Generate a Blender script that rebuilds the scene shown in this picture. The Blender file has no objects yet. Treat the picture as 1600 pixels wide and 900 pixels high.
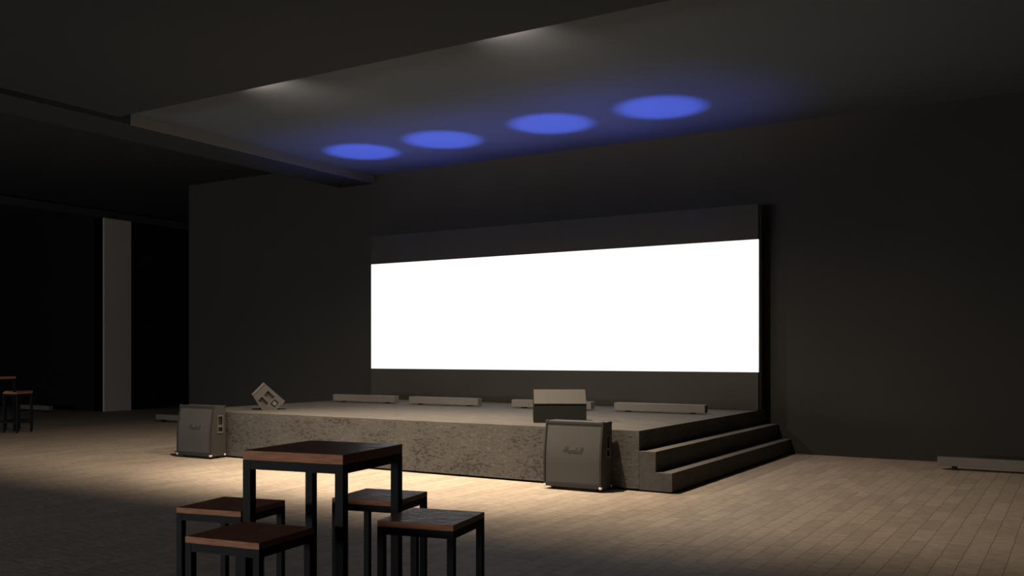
import bpy, bmesh, math
from mathutils import Vector, Matrix

S = bpy.context.scene
COL = S.collection
R = math.radians

# ---------------------------------------------------------------- materials
def mat(name, base, rough=0.6, spec=0.3, metal=0.0):
    m = bpy.data.materials.new(name)
    m.use_nodes = True
    b = m.node_tree.nodes['Principled BSDF']
    b.inputs['Base Color'].default_value = (*base, 1)
    b.inputs['Roughness'].default_value = rough
    b.inputs['Specular IOR Level'].default_value = spec
    b.inputs['Metallic'].default_value = metal
    return m, m.node_tree, b

def noise_var(nt, b, base, amount=0.25, scale=4.0, stretch=(1, 1, 1), bump=0.0, bscale=30.0, coord='Object', bdist=0.01):
    tc = nt.nodes.new('ShaderNodeTexCoord')
    mp = nt.nodes.new('ShaderNodeMapping'); mp.inputs['Scale'].default_value = stretch
    nt.links.new(tc.outputs[coord], mp.inputs['Vector'])
    n = nt.nodes.new('ShaderNodeTexNoise'); n.inputs['Scale'].default_value = scale; n.inputs['Detail'].default_value = 5
    nt.links.new(mp.outputs['Vector'], n.inputs['Vector'])
    r = nt.nodes.new('ShaderNodeValToRGB')
    lo = [c * (1 - amount) for c in base]; hi = [c * (1 + amount) for c in base]
    r.color_ramp.elements[0].position = .3; r.color_ramp.elements[0].color = (*lo, 1)
    r.color_ramp.elements[1].position = .7; r.color_ramp.elements[1].color = (*hi, 1)
    nt.links.new(n.outputs['Fac'], r.inputs['Fac'])
    nt.links.new(r.outputs['Color'], b.inputs['Base Color'])
    if bump:
        n2 = nt.nodes.new('ShaderNodeTexNoise'); n2.inputs['Scale'].default_value = bscale; n2.inputs['Detail'].default_value = 4
        nt.links.new(mp.outputs['Vector'], n2.inputs['Vector'])
        bp = nt.nodes.new('ShaderNodeBump'); bp.inputs['Strength'].default_value = bump; bp.inputs['Distance'].default_value = bdist
        nt.links.new(n2.outputs['Fac'], bp.inputs['Height'])
        nt.links.new(bp.outputs['Normal'], b.inputs['Normal'])
    return mp

def plain(name, base, rough=0.6, spec=0.3, metal=0.0, amount=.12, scale=3, bump=0, bscale=40, stretch=(1, 1, 1), bdist=.01):
    m, nt, b = mat(name, base, rough, spec, metal)
    noise_var(nt, b, base, amount, scale, stretch, bump, bscale, bdist=bdist)
    return m

M = {}
M['wall'] = plain('dark_plaster', (0.038, 0.0365, 0.034), .8, .12, amount=.05, scale=.6)
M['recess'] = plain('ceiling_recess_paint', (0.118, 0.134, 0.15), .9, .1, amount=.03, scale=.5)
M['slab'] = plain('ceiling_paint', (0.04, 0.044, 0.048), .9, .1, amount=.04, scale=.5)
M['beam'] = plain('beam_paint', (0.19, 0.185, 0.175), .9, .1, amount=.04, scale=.5)
M['black_panel'] = plain('black_panel', (.010, .0095, .009), .7, .1, amount=.1, scale=1)
M['column'] = plain('column_paint', (0.5, 0.46, 0.41), .8, .15, amount=.04, scale=1)
M['metal'] = plain('black_steel', (.0125, .0145, .0175), .6, .1, amount=.08, scale=6)
M['rubber'] = plain('black_rubber', (.012, .012, .012), .8, .2, amount=.05)
M['vinyl'] = plain('amp_vinyl', (0.055, 0.053, 0.051), .55, .3, amount=.06, scale=40, bump=.15, bscale=180, bdist=.002)
M['border'] = plain('amp_border_vinyl', (.032, .031, .030), .6, .2, amount=.06, scale=40)
M['grille'] = plain('amp_grille_cloth', (0.078, 0.076, 0.073), .8, .15, amount=.08, scale=120, bump=.2, bscale=260, bdist=.001)
M['logo'] = plain('logo_script', (.045, .038, .034), .5, .3, amount=.05)
M['cap'] = plain('white_metal_cap', (.75, .72, .66), .35, .5, amount=.04)
M['capdark'] = plain('black_corner_cap', (.03, .027, .025), .45, .4, amount=.05)
M['cup'] = plain('handle_cup', (.03, .028, .025), .6, .3, amount=.05)
M['plate'] = plain('handle_plate', (.13, .125, .118), .8, .1, amount=.05)
M['bar'] = plain('light_bar_housing', (0.145, 0.134, 0.122), .6, .25, amount=.05, scale=8)
M['barlens'] = plain('light_bar_lens', (.12, .13, .16), .25, .5, amount=.05, scale=8)
M['mon'] = plain('monitor_cabinet', (0.016, 0.016, 0.015), .8, .1, amount=.06, scale=8)
M['mongrille'] = plain('monitor_grille', (0.055, 0.052, 0.049), .7, .2, amount=.05, scale=60)
M['wedge'] = plain('monitor_box_paint', (0.1, 0.094, 0.086), .7, .2, amount=.05, scale=9)
M['panel'] = plain('video_wall_panel', (0.045, 0.041, 0.038), .7, .2, amount=.05, scale=1.5)
M['side'] = plain('video_wall_frame', (0.22, 0.21, 0.205), .6, .25, amount=.05, scale=2)
M['dark'] = plain('toe_kick', (.006, .006, .006), .9, .05, amount=.05)

def make_screen():
    m = bpy.data.materials.new('lit_screen'); m.use_nodes = True
    nt = m.node_tree; nt.nodes.clear()
    o = nt.nodes.new('ShaderNodeOutputMaterial'); e = nt.nodes.new('ShaderNodeEmission')
    e.inputs['Color'].default_value = (1, .985, .95, 1); e.inputs['Strength'].default_value = 1.12
    nt.links.new(e.outputs[0], o.inputs[0]); return m
M['screen'] = make_screen()

def make_wood():
    base = (.40, .178, .094)
    m, nt, b = mat('stained_wood', base, .45, .10)
    mp = noise_var(nt, b, base, .28, 5, (2.0, 22, 22), .5, 14, bdist=.004)
    n = nt.nodes.new('ShaderNodeTexNoise'); n.inputs['Scale'].default_value = 9; n.inputs['Detail'].default_value = 6
    nt.links.new(mp.outputs['Vector'], n.inputs['Vector'])
    mr = nt.nodes.new('ShaderNodeMapRange'); mr.inputs['From Min'].default_value = .35; mr.inputs['From Max'].default_value = .65; mr.inputs['To Min'].default_value = .2; mr.inputs['To Max'].default_value = .55
    nt.links.new(n.outputs['Fac'], mr.inputs['Value']); nt.links.new(mr.outputs['Result'], b.inputs['Roughness'])
    return m
M['wood'] = make_wood()

def make_floor():
    m, nt, b = mat('stone_plank_paving', (.5, .43, .35), .62, .22)
    N = nt.nodes.new; L = nt.links.new
    tc = N('ShaderNodeTexCoord'); sx = N('ShaderNodeSeparateXYZ'); cx = N('ShaderNodeCombineXYZ')
    L(tc.outputs['Object'], sx.inputs[0]); L(sx.outputs['Y'], cx.inputs['X']); L(sx.outputs['X'], cx.inputs['Y'])
    br = N('ShaderNodeTexBrick')
    br.inputs['Scale'].default_value = 1; br.inputs['Brick Width'].default_value = .56; br.inputs['Row Height'].default_value = .148
    br.inputs['Mortar Size'].default_value = .0045; br.inputs['Mortar Smooth'].default_value = .5
    br.inputs['Color1'].default_value = (.39, .326, .267, 1); br.inputs['Color2'].default_value = (.48, .40, .33, 1)
    br.inputs['Mortar'].default_value = (.27, .228, .188, 1); br.offset = .5
    dn = N('ShaderNodeTexNoise'); dn.inputs['Scale'].default_value = 5; dn.inputs['Detail'].default_value = 3; L(tc.outputs['Object'], dn.inputs['Vector'])
    vm = N('ShaderNodeVectorMath'); vm.operation = 'MULTIPLY_ADD'; vm.inputs[1].default_value = (.035, .022, 0); L(dn.outputs['Color'], vm.inputs[0]); L(cx.outputs[0], vm.inputs[2])
    L(vm.outputs[0], br.inputs['Vector'])
    mp = N('ShaderNodeMapping'); mp.inputs['Scale'].default_value = (2.6, 5.5, 1); L(tc.outputs['Object'], mp.inputs['Vector'])
    n = N('ShaderNodeTexNoise'); n.inputs['Scale'].default_value = 3.2; n.inputs['Detail'].default_value = 7; n.inputs['Roughness'].default_value = .65
    L(mp.outputs[0], n.inputs['Vector'])
    mr = N('ShaderNodeMapRange'); mr.inputs['From Min'].default_value = .3; mr.inputs['From Max'].default_value = .7
    mr.inputs['To Min'].default_value = .76; mr.inputs['To Max'].default_value = 1.16
    L(n.outputs['Fac'], mr.inputs['Value'])
    mx = N('ShaderNodeMix'); mx.data_type = 'RGBA'; mx.blend_type = 'MULTIPLY'; mx.inputs[0].default_value = 1
    L(br.outputs['Color'], mx.inputs[6]); L(mr.outputs['Result'], mx.inputs[7]); L(mx.outputs[2], b.inputs['Base Color'])
    sb = N('ShaderNodeMath'); sb.operation = 'MULTIPLY_ADD'; sb.inputs[1].default_value = -.6
    L(br.outputs['Fac'], sb.inputs[0]); L(n.outputs['Fac'], sb.inputs[2])
    bp = N('ShaderNodeBump'); bp.inputs['Strength'].default_value = .45; bp.inputs['Distance'].default_value = .012
    L(sb.outputs[0], bp.inputs['Height']); L(bp.outputs[0], b.inputs['Normal'])
    return m
M['floor'] = make_floor()

def make_stage():
    m, nt, b = mat('rough_render', (.12, .11, .1), .85, .12)
    N = nt.nodes.new; L = nt.links.new
    tc = N('ShaderNodeTexCoord')
    mp = N('ShaderNodeMapping'); mp.inputs['Scale'].default_value = (.8, 1, 1.7); L(tc.outputs['Object'], mp.inputs['Vector'])
    n = N('ShaderNodeTexNoise'); n.inputs['Scale'].default_value = 27; n.inputs['Detail'].default_value = 6; n.inputs['Roughness'].default_value = .6; n.inputs['Distortion'].default_value = .6
    L(mp.outputs[0], n.inputs['Vector'])
    big = N('ShaderNodeTexNoise'); big.inputs['Scale'].default_value = 2.2; big.inputs['Detail'].default_value = 2
    L(mp.outputs[0], big.inputs['Vector'])
    th = N('ShaderNodeMath'); th.operation = 'MULTIPLY_ADD'; th.inputs[1].default_value = .35; L(big.outputs['Fac'], th.inputs[0]); L(n.outputs['Fac'], th.inputs[2])
    r = N('ShaderNodeValToRGB')
    e = r.color_ramp.elements
    e[0].position = .555; e[0].color = (.048, .045, .041, 1); e[1].position = .62; e[1].color = (.086, .083, .078, 1)
    x = e.new(.78); x.color = (.092, .088, .083, 1); x = e.new(.88); x.color = (.14, .132, .122, 1)
    L(th.outputs[0], r.inputs['Fac']); L(r.outputs['Color'], b.inputs['Base Color'])
    r2 = N('ShaderNodeMapRange'); r2.inputs['From Min'].default_value = .54; r2.inputs['From Max'].default_value = .66
    L(th.outputs[0], r2.inputs['Value'])
    bp = N('ShaderNodeBump'); bp.inputs['Strength'].default_value = .35; bp.inputs['Distance'].default_value = .012
    L(r2.outputs['Result'], bp.inputs['Height']); L(bp.outputs[0], b.inputs['Normal'])
    return m
M['stage'] = make_stage()
M['deck'] = plain('stage_deck', (.092, .085, .078), .8, .15, amount=.14, scale=5, bump=.3, bscale=26, bdist=.006)
M['tread_lit'] = plain('step_tread_lit', (.17, .158, .145), .85, .12, amount=.14, scale=14, bump=.35, bscale=32, bdist=.006)  # tops paler than the step fronts: light from above put into the colour
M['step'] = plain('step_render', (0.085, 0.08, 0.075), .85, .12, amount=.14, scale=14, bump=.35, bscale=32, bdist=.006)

# ---------------------------------------------------------------- mesh helpers
def box(bm, x0, x1, y0, y1, z0, z1):
    v = [bm.verts.new((x, y, z)) for z in (z0, z1) for x, y in ((x0, y0), (x1, y0), (x1, y1), (x0, y1))]
    for f in ((3, 2, 1, 0), (4, 5, 6, 7), (0, 1, 5, 4), (1, 2, 6, 5), (2, 3, 7, 6), (3, 0, 4, 7)):
        bm.faces.new([v[i] for i in f])

def prism_x(bm, prof, x0, x1):           # profile of (y, z) swept along x
    a = [bm.verts.new((x0, y, z)) for y, z in prof]; c = [bm.verts.new((x1, y, z)) for y, z in prof]
    n = len(prof)
    bm.faces.new(a); bm.faces.new(c[::-1])
    for i in range(n):
        j = (i + 1) % n
        bm.faces.new([a[j], a[i], c[i], c[j]])
    bmesh.ops.recalc_face_normals(bm, faces=bm.faces[:])

def prism_y(bm, prof, y0, y1):           # profile of (x, z) swept along y
    a = [bm.verts.new((x, y0, z)) for x, z in prof]; c = [bm.verts.new((x, y1, z)) for x, z in prof]
    n = len(prof)
    bm.faces.new(a); bm.faces.new(c[::-1])
    for i in range(n):
        j = (i + 1) % n
        bm.faces.new([a[j], a[i], c[i], c[j]])
    bmesh.ops.recalc_face_normals(bm, faces=bm.faces[:])

def obj(name, bm, m, parent=None, bevel=0.0, seg=2):
    me = bpy.data.meshes.new(name); bm.to_mesh(me); bm.free()
    o = bpy.data.objects.new(name, me); COL.objects.link(o)
    me.materials.append(m)
    if bevel:
        md = o.modifiers.new('bevel', 'BEVEL'); md.width = bevel; md.segments = seg; md.limit_method = 'ANGLE'; md.angle_limit = R(25)
    if parent: o.parent = parent
    return o

def boxes(name, bs, m, parent=None, bevel=0.0):
    bm = bmesh.new()
    for b in bs: box(bm, *b)
    return obj(name, bm, m, parent, bevel)

def cut(o, cutter_bm):
    """carve real recesses out of a mesh, leaving a plain mesh behind"""
    me = bpy.data.meshes.new('cutter'); cutter_bm.to_mesh(me); cutter_bm.free()
    c = bpy.data.objects.new('cutter', me); COL.objects.link(c)
    c.parent = o.parent
    par = o.parent; o.parent = None; c.parent = None
    md = o.modifiers.new('cut', 'BOOLEAN'); md.operation = 'DIFFERENCE'; md.solver = 'EXACT'; md.object = c
    bpy.context.view_layer.update()
    dg = bpy.context.evaluated_depsgraph_get()
    new = bpy.data.meshes.new_from_object(o.evaluated_get(dg))
    o.modifiers.clear(); o.data = new
    o.parent = par
    bpy.data.objects.remove(c)

def thing(name, label, cat, loc, rz=0.0, group=None):
    o = bpy.data.objects.new(name, None); COL.objects.link(o)
    o.location = loc; o.rotation_euler = (0, 0, rz); o.empty_display_size = .1
    o['label'] = label; o['category'] = cat
    if group: o['group'] = group
    return o

def struct(o):
    o['kind'] = 'structure'; return o

def dup(root, loc, rz, label, group=None):
    r = root.copy(); COL.objects.link(r); r.location = loc; r.rotation_euler = (0, 0, rz); r['label'] = label
    if group: r['group'] = group
    for ch in [c for c in S.objects if c.parent == root]:
        c = ch.copy(); COL.objects.link(c); c.parent = r
        for g in [q for q in S.objects if q.parent == ch]:
            d = g.copy(); COL.objects.link(d); d.parent = c
    return r

# ---------------------------------------------------------------- the room
YB = 14.27                                                   # face of the wall behind the stage
struct(boxes('floor', [(-31, 9, -7, 21, -.2, 0)], M['floor']))
struct(boxes('wall_back', [(-17.36, 9, YB, YB + .3, 0, 5.5)], M['wall']))
struct(boxes('wall_passage', [(-31, -17, 20.5, 20.8, 0, 5.5)], M['wall']))
struct(boxes('wall_left', [(-22.4, -22.13, 15.4, 20.5, 0, 5.5)], M['black_panel']))
struct(boxes('wall_alcove', [(-31, -22.4, 15.4, 15.7, 0, 5.5)], M['black_panel']))
struct(boxes('wall_far_left', [(-31, -30.7, -7, 15.4, 0, 5.5)], M['wall']))
struct(boxes('wall_right', [(8.7, 9, -7, YB, 0, 5.5)], M['wall']))
struct(boxes('column', [(-22.5, -22.08, 15.4, 16.225, 0, 5.13)], M['column']))
struct(boxes('trim_1', [(-22.4, -22.06, -7, 20.5, 5.13, 5.32)], M['slab']))              # header over the column
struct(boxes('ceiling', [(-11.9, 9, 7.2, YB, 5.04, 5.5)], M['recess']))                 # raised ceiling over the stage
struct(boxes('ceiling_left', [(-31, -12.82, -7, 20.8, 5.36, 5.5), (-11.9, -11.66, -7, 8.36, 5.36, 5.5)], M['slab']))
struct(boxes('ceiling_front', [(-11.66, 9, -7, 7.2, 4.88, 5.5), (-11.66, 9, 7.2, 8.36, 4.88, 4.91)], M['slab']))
struct(boxes('trim_2', [(-12.82, -11.92, -7, YB, 4.88, 5.5)], M['slab']))               # dropped beam at the left of the raised ceiling
struct(boxes('trim_3', [(-11.92, -11.9, 8.75, YB, 4.878, 5.04)], M['beam']))            # its pale side board

# ---------------------------------------------------------------- stage, steps
SZ = .663; SX0, SX1 = -11.69, -4.15; SY = 9.462
st = thing('stage', 'long low stage of rough grey render standing against the dark back wall', 'stage', (-8, 11.9, 0))
def rel(o, root):
    o.parent = root; o.matrix_parent_inverse = Matrix.Translation(-Vector(root.location)); return o
rel(boxes('body', [(SX0, SX1, SY, YB - .005, .025, SZ - .02)], M['stage']), st)
d = boxes('deck', [(SX0, SX1, SY, YB - .005, SZ - .02, SZ)], M['deck']); rel(d, st)
rel(boxes('plinth', [(SX0 + .03, SX1 - .03, SY + .03, YB - .03, 0, .025)], M['dark']), st)

sp = thing('stage_steps', 'grey side steps with two treads at the right end of the stage', 'steps', (-3.95, 11.9, 0))
x2, x1 = -3.955, -3.765
bm = bmesh.new()
prism_y(bm, [(SX1 + .003, .018), (x1, .018), (x1, .216), (x2, .216), (x2, .438), (SX1 + .003, .438)], SY, YB - .01)
rel(obj('step_body', bm, M['step']), sp)
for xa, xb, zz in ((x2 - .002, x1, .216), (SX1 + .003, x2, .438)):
    rel(boxes('tread_lit', [(xa, xb, SY, YB - .01, zz, zz + .006)], M['tread_lit']), sp)
rel(boxes('plinth', [(SX1 + .003, x1 - .02, SY + .02, YB - .02, 0, .018)], M['dark']), sp)

# ---------------------------------------------------------------- video wall
vx0, vx1, vy = -11.685, -4.153, 13.90
vw = thing('video_wall', 'huge lit white screen between dark panels above the stage', 'screen', (-7.9, 14.0, SZ))
rel(boxes('display', [(vx0 + .002, vx1 - .002, vy, vy + .03, 1.238, 3.243)], M['screen']), vw)
u = rel(boxes('upper_panel', [(vx0, vx1, vy - .004, vy + .05, 3.243, 3.778)], M['panel'], bevel=.003), vw); u['label'] = 'dark panel above the white screen'
l = rel(boxes('lower_panel', [(vx0, vx1, vy - .004, vy + .05, SZ + .004, 1.238)], M['panel'], bevel=.003), vw); l['label'] = 'dark panel below the white screen'
rel(boxes('frame', [(vx0, vx1, vy + .06, 14.08, SZ + .004, 3.778), (vx0 + .03, vx1 - .012, vy + .03, vy + .06, SZ + .004, 3.75)], M['side']), vw)
rel(boxes('wall_bracket', [(x, x + .12, 14.08, YB - .002, z, z + .1) for x in (-10.9, -9.2, -6.6, -5.2) for z in (1.2, 3.2)], M['metal']), vw)

# ---------------------------------------------------------------- light bars
BG = 'light bars standing on the stage'
def make_bar(name, label, loc, float_h, group):
    t = thing(name, label, 'stage light', loc, 0, group)
    L_ = 1.4
    boxes('housing', [(-L_/2, L_/2, -.06, .06, float_h, float_h + .112)], M['bar'], t, .004)
    boxes('lens', [(-L_/2 + .05, L_/2 - .05, -.035, .035, float_h + .112, float_h + .116)], M['barlens'], t)
    for s in (-1, 1):
        boxes('foot', [(s*.5 - .03, s*.5 + .03, -.04, .04, 0, float_h)], M['rubber'], t)
    return t
BY = 12.62
bar0 = make_bar('light_bar', 'grey light bar on the stage, nearest the left end of the screen', (-10.74, BY, SZ), .018, BG)
for x, lab in ((-9.03, 'grey light bar on the stage, second from the left, beside the leftmost bar'),
               (-6.99, 'grey light bar on the stage behind the slanted monitor box'),
               (-5.21, 'grey light bar on the stage nearest the steps')):
    dup(bar0, (x, BY, SZ), 0, lab)
fb = make_bar('light_bar', 'dim grey light bar raised on feet on the floor at the far right', (-.91, 13.36, 0), .055, 'light bars on the floor')
dup(fb, (-17.03, 13.72, 0), 0, 'dim light bar on the floor mostly hidden behind the left speaker cabinet')
dup(fb, (-23.65, 14.46, 0), 0, 'faint light bar on the floor behind the far left stool')

# ---------------------------------------------------------------- speaker cabinets
def tube(bm, pts, r, seg=6):
    rings = []
    n = len(pts)
    for i, p in enumerate(pts):
        p = Vector(p); a = Vector(pts[max(i - 1, 0)]); c = Vector(pts[min(i + 1, n - 1)])
        t = (c - a).normalized(); up = Vector((0, 1, 0))
        s = t.cross(up)
        s = s.normalized() if s.length > 1e-6 else Vector((1, 0, 0))
        w = s.cross(t)
        rings.append([bm.verts.new(p + r * (math.cos(k*2*math.pi/seg) * s + .5 * math.sin(k*2*math.pi/seg) * w)) for k in range(seg)])
    for a, c in zip(rings, rings[1:]):
        for k in range(seg):
            bm.faces.new([a[k], a[(k + 1) % seg], c[(k + 1) % seg], c[k]])
    bm.faces.new(rings[0][::-1]); bm.faces.new(rings[-1])

def catmull(p, n=5):
    out = []
    q = [p[0]] + list(p) + [p[-1]]
    for i in range(1, len(q) - 2):
        for k in range(n):
            t = k / n
            out.append(tuple(.5 * (2*q[i][j] + (q[i+1][j] - q[i-1][j])*t + (2*q[i-1][j] - 5*q[i][j] + 4*q[i+1][j] - q[i+2][j])*t*t
                                   + (3*q[i][j] - q[i-1][j] - 3*q[i+1][j] + q[i+2][j])*t**3) for j in (0, 1)))
    out.append(p[-1]); return out

def script_strokes():
    a = [(.36, .5), (.15, .58), (0, .3), (.1, .06), (.28, .22), (.38, .54), (.36, .14), (.5, .08)]
    l = [(0, .1), (.34, 1.0), (.26, 1.15), (.16, .9), (.14, .14), (.3, .06)]
    sh = lambda s, d: [(x + d, y) for x, y in s]
    return [[(0, .52), (.1, .32), (.26, .42), (.7, 1.3)], [(.7, 1.3), (.66, .06)], [(.66, .06), (1.22, 1.36)], [(1.22, 1.36), (1.16, .16), (1.34, .08)],
            sh(a, 1.42), [(1.95, .06), (2.08, .6), (2.12, .46), (2.32, .54)], [(2.3, .54), (2.26, .12), (2.38, .08)],
            [(2.38, .1), (2.6, .64), (2.72, .2), (2.6, .04), (2.46, .12)],
            [(2.8, .1), (3.12, 1.0), (3.04, 1.15), (2.96, .9), (2.92, .04)], [(2.92, .2), (3.08, .55), (3.2, .45), (3.18, .12), (3.3, .06)],
            sh(a, 3.36), sh(l, 3.9), sh(l, 4.22)]

AW, AD, AH = .712, .285, .725
def make_amp(loc, label):
    t = thing('speaker_cabinet', label, 'speaker', loc, R(1.5), 'guitar speaker cabinets on the floor before the stage')
    f0 = .035                                                # height of the feet
    brk, dl, in_ = .375, .06, .016
    kk = dl / (AH - brk)
    lean = lambda u: 0 if u < -.12 else kk*(u + .12)**2/.48 if u < .12 else kk*u      # setback of the front at height u over the bend
    soft = lambda y: [(y + lean(q*.02 - .12), f0 + brk + q*.02 - .12) for q in range(13)]
    pr = lambda y: [(y, f0)] + soft(y) + [(y + dl, f0 + AH), (AD, f0 + AH), (AD, f0)]
    bm = bmesh.new()
    prism_x(bm, pr(in_), 0.001, AW - .001)
    body = obj('cabinet', bm, M['vinyl'], t)
    hz0, hz1, hy0, hy1 = f0 + .33, f0 + .59, .125, .235
    for xx in (-.03, AW - .03):
        cb = bmesh.new(); box(cb, xx, xx + .06, hy0 + .014, hy1 - .014, hz0 + .02, hz0 + .085); box(cb, xx, xx + .06, hy0 + .014, hy1 - .014, hz0 + .115, hz1 - .02)
        cut(body, cb)
    bm = bmesh.new()                                         # proud border round the front
    for x in (0, AW - .022): prism_x(bm, [(0, f0)] + soft(0) + [(dl, f0 + AH), (dl + in_, f0 + AH)] + soft(in_)[::-1] + [(in_, f0)], x, x + .022)
    prism_x(bm, [(0, f0), (0, f0 + .045), (in_, f0 + .045), (in_, f0)], .022, AW - .022)
    k = dl / (AH - brk)
    prism_x(bm, [(dl - k*.026, f0 + AH - .026), (dl, f0 + AH), (dl + in_, f0 + AH), (dl + in_ - k*.026, f0 + AH - .026)], .022, AW - .022)
    obj('front_border', bm, M['border'], t, .003)
    bm = bmesh.new()
    g0, g1 = in_ - .007, in_ - .0005
    kz = f0 + AH - .03
    prism_x(bm, [(g0, f0 + .05)] + soft(g0) + [(g0 + dl*(kz - f0 - brk)/(AH - brk), kz), (g1 + dl*(kz - f0 - brk)/(AH - brk), kz)] + soft(g1)[::-1] + [(g1, f0 + .05)], .027, AW - .027)
    gr = obj('grille', bm, M['grille'], t); gr['label'] = 'brownish grey cloth grille'
    bm = bmesh.new()
    sc = .054; z0 = f0 + brk + .005
    for s in script_strokes():
        pts = []
        for x, y in catmull(s):
            z = z0 + y*sc; yy = g0 - .001 + lean(z - f0 - brk)
            pts.append((AW*.5 - .125 + (x + y*.12)*sc, yy, z))
        tube(bm, pts, .0052)
    lg = obj('logo', bm, M['logo'], gr); lg['label'] = 'dark script lettering'
    for xa, xb in ((-.008, .001), (AW - .001, AW + .008)):
        bs = [(xa, xb, hy0, hy0 + .014, hz0, hz1), (xa, xb, hy1 - .014, hy1, hz0, hz1)]
        for za, zb in ((hz0, hz0 + .02), (hz0 + .085, hz0 + .115), (hz1 - .02, hz1)): bs.append((xa, xb, hy0 + .014, hy1 - .014, za, zb))
        h = boxes('handle', bs, M['plate'], t, .002); h['label'] = 'light recessed handle plate'
    for x in (-.005, AW - .035):
        for y, z, w in ((-.005, f0 - .004, 1), (AD - .035, f0 - .004, 1), (dl - .006, f0 + AH - .03, 0), (AD - .035, f0 + AH - .036, 0)):
            c = boxes('corner_cap', [(x, x + .04, y, y + .04, z, z + (.032 if w else .04))], M['cap' if w else 'capdark'], t, .012)
            if w: c['label'] = 'pale metal corner cap'
    for x in (.09, AW - .09):
        for y in (.07, AD - .07):
            bm = bmesh.new(); bmesh.ops.create_cone(bm, cap_ends=True, segments=20, radius1=.022, radius2=.026, depth=f0, matrix=Matrix.Translation((x, y, f0/2)))
            obj('foot', bm, M['rubber'], t)
    return t
ampR = make_amp((-5.157, 9.105, 0), 'guitar speaker cabinet standing by the right end of the stage near the steps')
ampL = dup(ampR, (-11.372, 9.122, 0), R(1.5), 'guitar speaker cabinet standing at the left corner of the stage')

# ---------------------------------------------------------------- stage monitors
CAMYAW = R(31.45)
mo = thing('stage_monitor', 'wedge monitor with pale slanted grille over dark base near the right speaker cabinet', 'speaker', (-5.4775, 10.092, SZ), CAMYAW, 'monitors on the stage')
mw = .325
bm = bmesh.new(); prism_x(bm, [(0, .0), (-.003, .232), (.172, .400), (.40, .400), (.44, .0)], -mw, mw)
obj('cabinet', bm, M['mon'], mo, .003)
bm = bmesh.new(); prism_x(bm, [(-.010, .230), (-.012, .238), (.162, .405), (.172, .400), (-.003, .232)], -mw + .003, mw - .003)
g = obj('grille', bm, M['mongrille'], mo, .002); g['label'] = 'pale slanted grille'
for x in (-mw + .08, mw - .08):
    boxes('foot', [(x - .03, x + .03, .1, .38, -.0, .004)], M['rubber'], mo)

wm = thing('stage_monitor', 'small grey monitor box tipped on its angled edge at the left of the stage', 'speaker', (-10.545, 10.152, SZ), CAMYAW + R(15), 'monitors on the stage')
kx = .00976
PX = lambda x, y: ((x / 11.244 + 370 - 418) * kx * 1.03, (640.6 - (580 + y / 11.244)) * kx)
bm = bmesh.new(); prism_y(bm, [PX(425, 681), PX(665, 681), PX(808, 540), PX(450, 205), PX(262, 405)], 0, .30)
cab = obj('cabinet', bm, M['wedge'], wm)
def quad_cut(pts, depth):
    cb = bmesh.new(); prism_y(cb, [PX(*p) for p in pts], -.02, depth); cut(cab, cb)
quad_cut([(525, 345), (640, 455), (565, 522), (460, 425)], .04)
quad_cut([(430, 450), (532, 558), (478, 622), (362, 520)], .04)
quad_cut([(636, 498), (702, 553), (640, 642), (562, 578)], .035)
bm = bmesh.new(); prism_y(bm, [PX(632, 522), PX(682, 566), PX(636, 618), PX(590, 574)], .003, .04)
hn = obj('horn', bm, M['bar'], wm)
bm = bmesh.new(); prism_y(bm, [PX(448, 200), PX(475, 222), PX(282, 425), PX(256, 405)], -.008, .0)
obj('edge_strip', bm, M['bar'], wm)

# ---------------------------------------------------------------- tables and stools
def make_seat(name, label, cat, loc, rz, w, h, top, apron, leg, rail_z, group):
    t = thing(name, label, cat, loc, rz, group); k = w / 2
    boxes('tabletop' if cat == 'table' else 'seat', [(-k, k, -k, k, h - top, h)], M['wood'], t, .002)
    zt = h - top
    for sx in (-1, 1):
        for sy in (-1, 1):
            x0, x1 = sorted((sx*k, sx*(k - leg))); y0, y1 = sorted((sy*k, sy*(k - leg)))
            boxes('leg', [(x0, x1, y0, y1, 0, zt)], M['metal'], t, .0015)
    q = k - leg; e = .001
    boxes('apron', [(-q, q, -k + e, -k + leg - e, zt - apron, zt), (-q, q, k - leg + e, k - e, zt - apron, zt),
                    (-k + e, -k + leg - e, -q, q, zt - apron, zt), (k - leg + e, k - e, -q, q, zt - apron, zt)], M['metal'], t)
    r = .012; m_ = k - leg/2
    for bx in ((-q, q, -m_ - r, -m_ + r), (-q, q, m_ - r, m_ + r), (-m_ - r, -m_ + r, -q, q), (m_ - r, m_ + r, -q, q)):
        boxes('footrest', [(*bx, rail_z - r, rail_z + r)], M['metal'], t)
    return t
TH, SH = 1.078, .78
TG, SG = 'square bar tables', 'square wooden bar stools'
tb = make_seat('bar_table', 'tall square wooden bar table with black steel legs in the foreground', 'table', (-2.953, 3.19, 0), R(9.4), .517, TH, .042, .040, .041, .2, TG)
s4 = make_seat('bar_stool', 'wooden bar stool on the right of the foreground table with shiny worn seat', 'stool', (-2.474, 3.362, 0), R(11.8), .361, SH, .026, .033, .031, .2, SG)
dup(s4, (-3.507, 3.138, 0), R(11.9), 'wooden bar stool left of the foreground table, partly behind its leg')
dup(s4, (-3.082, 3.742, 0), R(11.9), 'wooden bar stool behind the foreground table, nearest the stage')
dup(s4, (-2.886, 2.683, 0), R(8.6), 'wooden bar stool in front of the foreground table, nearest the camera')
off = Vector((-15.09, 7.02, 0))
dup(tb, Vector((-2.953, 3.19, 0)) + off, R(9.4), 'tall bar table in the distance at the far left edge')
dup(s4, Vector((-2.474, 3.362, 0)) + off, R(11.8), 'distant bar stool at the far left, in front of its table')
dup(s4, Vector((-3.082, 3.742, 0)) + off, R(11.9), 'distant bar stool at the far left, hidden behind the nearer stool')

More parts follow.
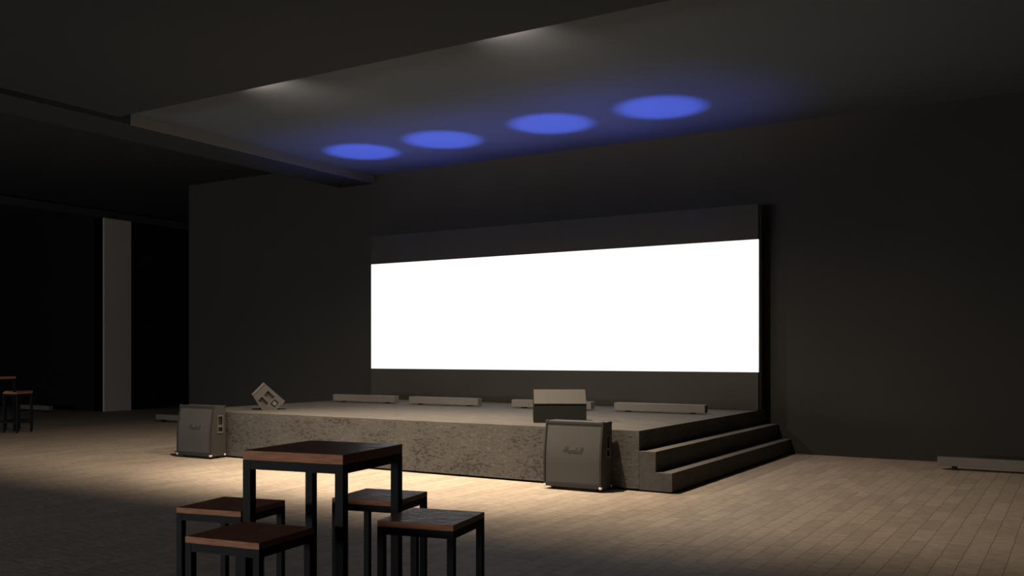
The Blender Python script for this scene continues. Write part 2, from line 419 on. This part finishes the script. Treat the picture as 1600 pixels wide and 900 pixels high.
# ---------------------------------------------------------------- lights
def light(name, kind, loc, energy, color, target=None, **kw):
    l = bpy.data.lights.new(name, kind); l.energy = energy; l.color = color
    for k, v in kw.items(): setattr(l, k, v)
    o = bpy.data.objects.new(name, l); COL.objects.link(o); o.location = loc
    if target is not None:
        o.rotation_euler = (Vector(target) - Vector(loc)).to_track_quat('-Z', 'Y').to_euler()
    return o
WARM = (1, .81, .585)
for x in (-9.1, -5.35):
    c = .9 if x < -7 else -.9
    light('ceiling_spot', 'SPOT', (x, 8.392, 4.995), 620, WARM, (x, 8.7, 0), spot_size=R(150), spot_blend=.6, shadow_soft_size=.023)
    light('ceiling_spot_narrow', 'SPOT', (x, 8.40, 4.995), 1350, WARM, (x + c, 9.5, 0), spot_size=R(70), spot_blend=1, shadow_soft_size=.023)
    light('cove_glow', 'SPOT', (x, 7.95, 4.965), 850, (1, .78, .64), (x, 8.75, 5.6), spot_size=R(100), spot_blend=1, shadow_soft_size=.03)
for x in (-10.715, -8.98, -6.94, -5.14):
    light('blue_uplight', 'SPOT', (x, 12.5, SZ + .16), 2250, (.09, .16, 1), (x, 12.5, 5), spot_size=R(20.5), spot_blend=.7, shadow_soft_size=.02)
    light('blue_uplight_spill', 'SPOT', (x, 12.5, SZ + .16), 260, (.09, .14, 1), (x, 12.5, 5), spot_size=R(62), spot_blend=1.0, shadow_soft_size=.02)
light('front_fill_light', 'AREA', (-13, -9, 1.4), 860, (1, .97, .94), (-7, 10, 1.6), shape='RECTANGLE', size=10, size_y=1.4)  # added fill from an unseen source behind the camera at left, brightens fronts

w = bpy.data.worlds.new('World'); S.world = w; w.use_nodes = True
w.node_tree.nodes['Background'].inputs['Color'].default_value = (.5, .5, .5, 1)
w.node_tree.nodes['Background'].inputs['Strength'].default_value = .01

# ---------------------------------------------------------------- camera
cd = bpy.data.cameras.new('camera'); cam = bpy.data.objects.new('camera', cd); COL.objects.link(cam)
cam.location = (0, 0, 1.5); cam.rotation_euler = (R(90), 0, CAMYAW)
cd.sensor_width = 36; cd.lens = 36 * 1455 / 1600; cd.shift_y = 104.5 / 1600
cd.clip_end = 200
S.camera = cam
vs = S.view_settings; vs.view_transform = 'Standard'; vs.look = 'None'; vs.gamma = 1; vs.exposure = 0; vs.use_curve_mapping = False
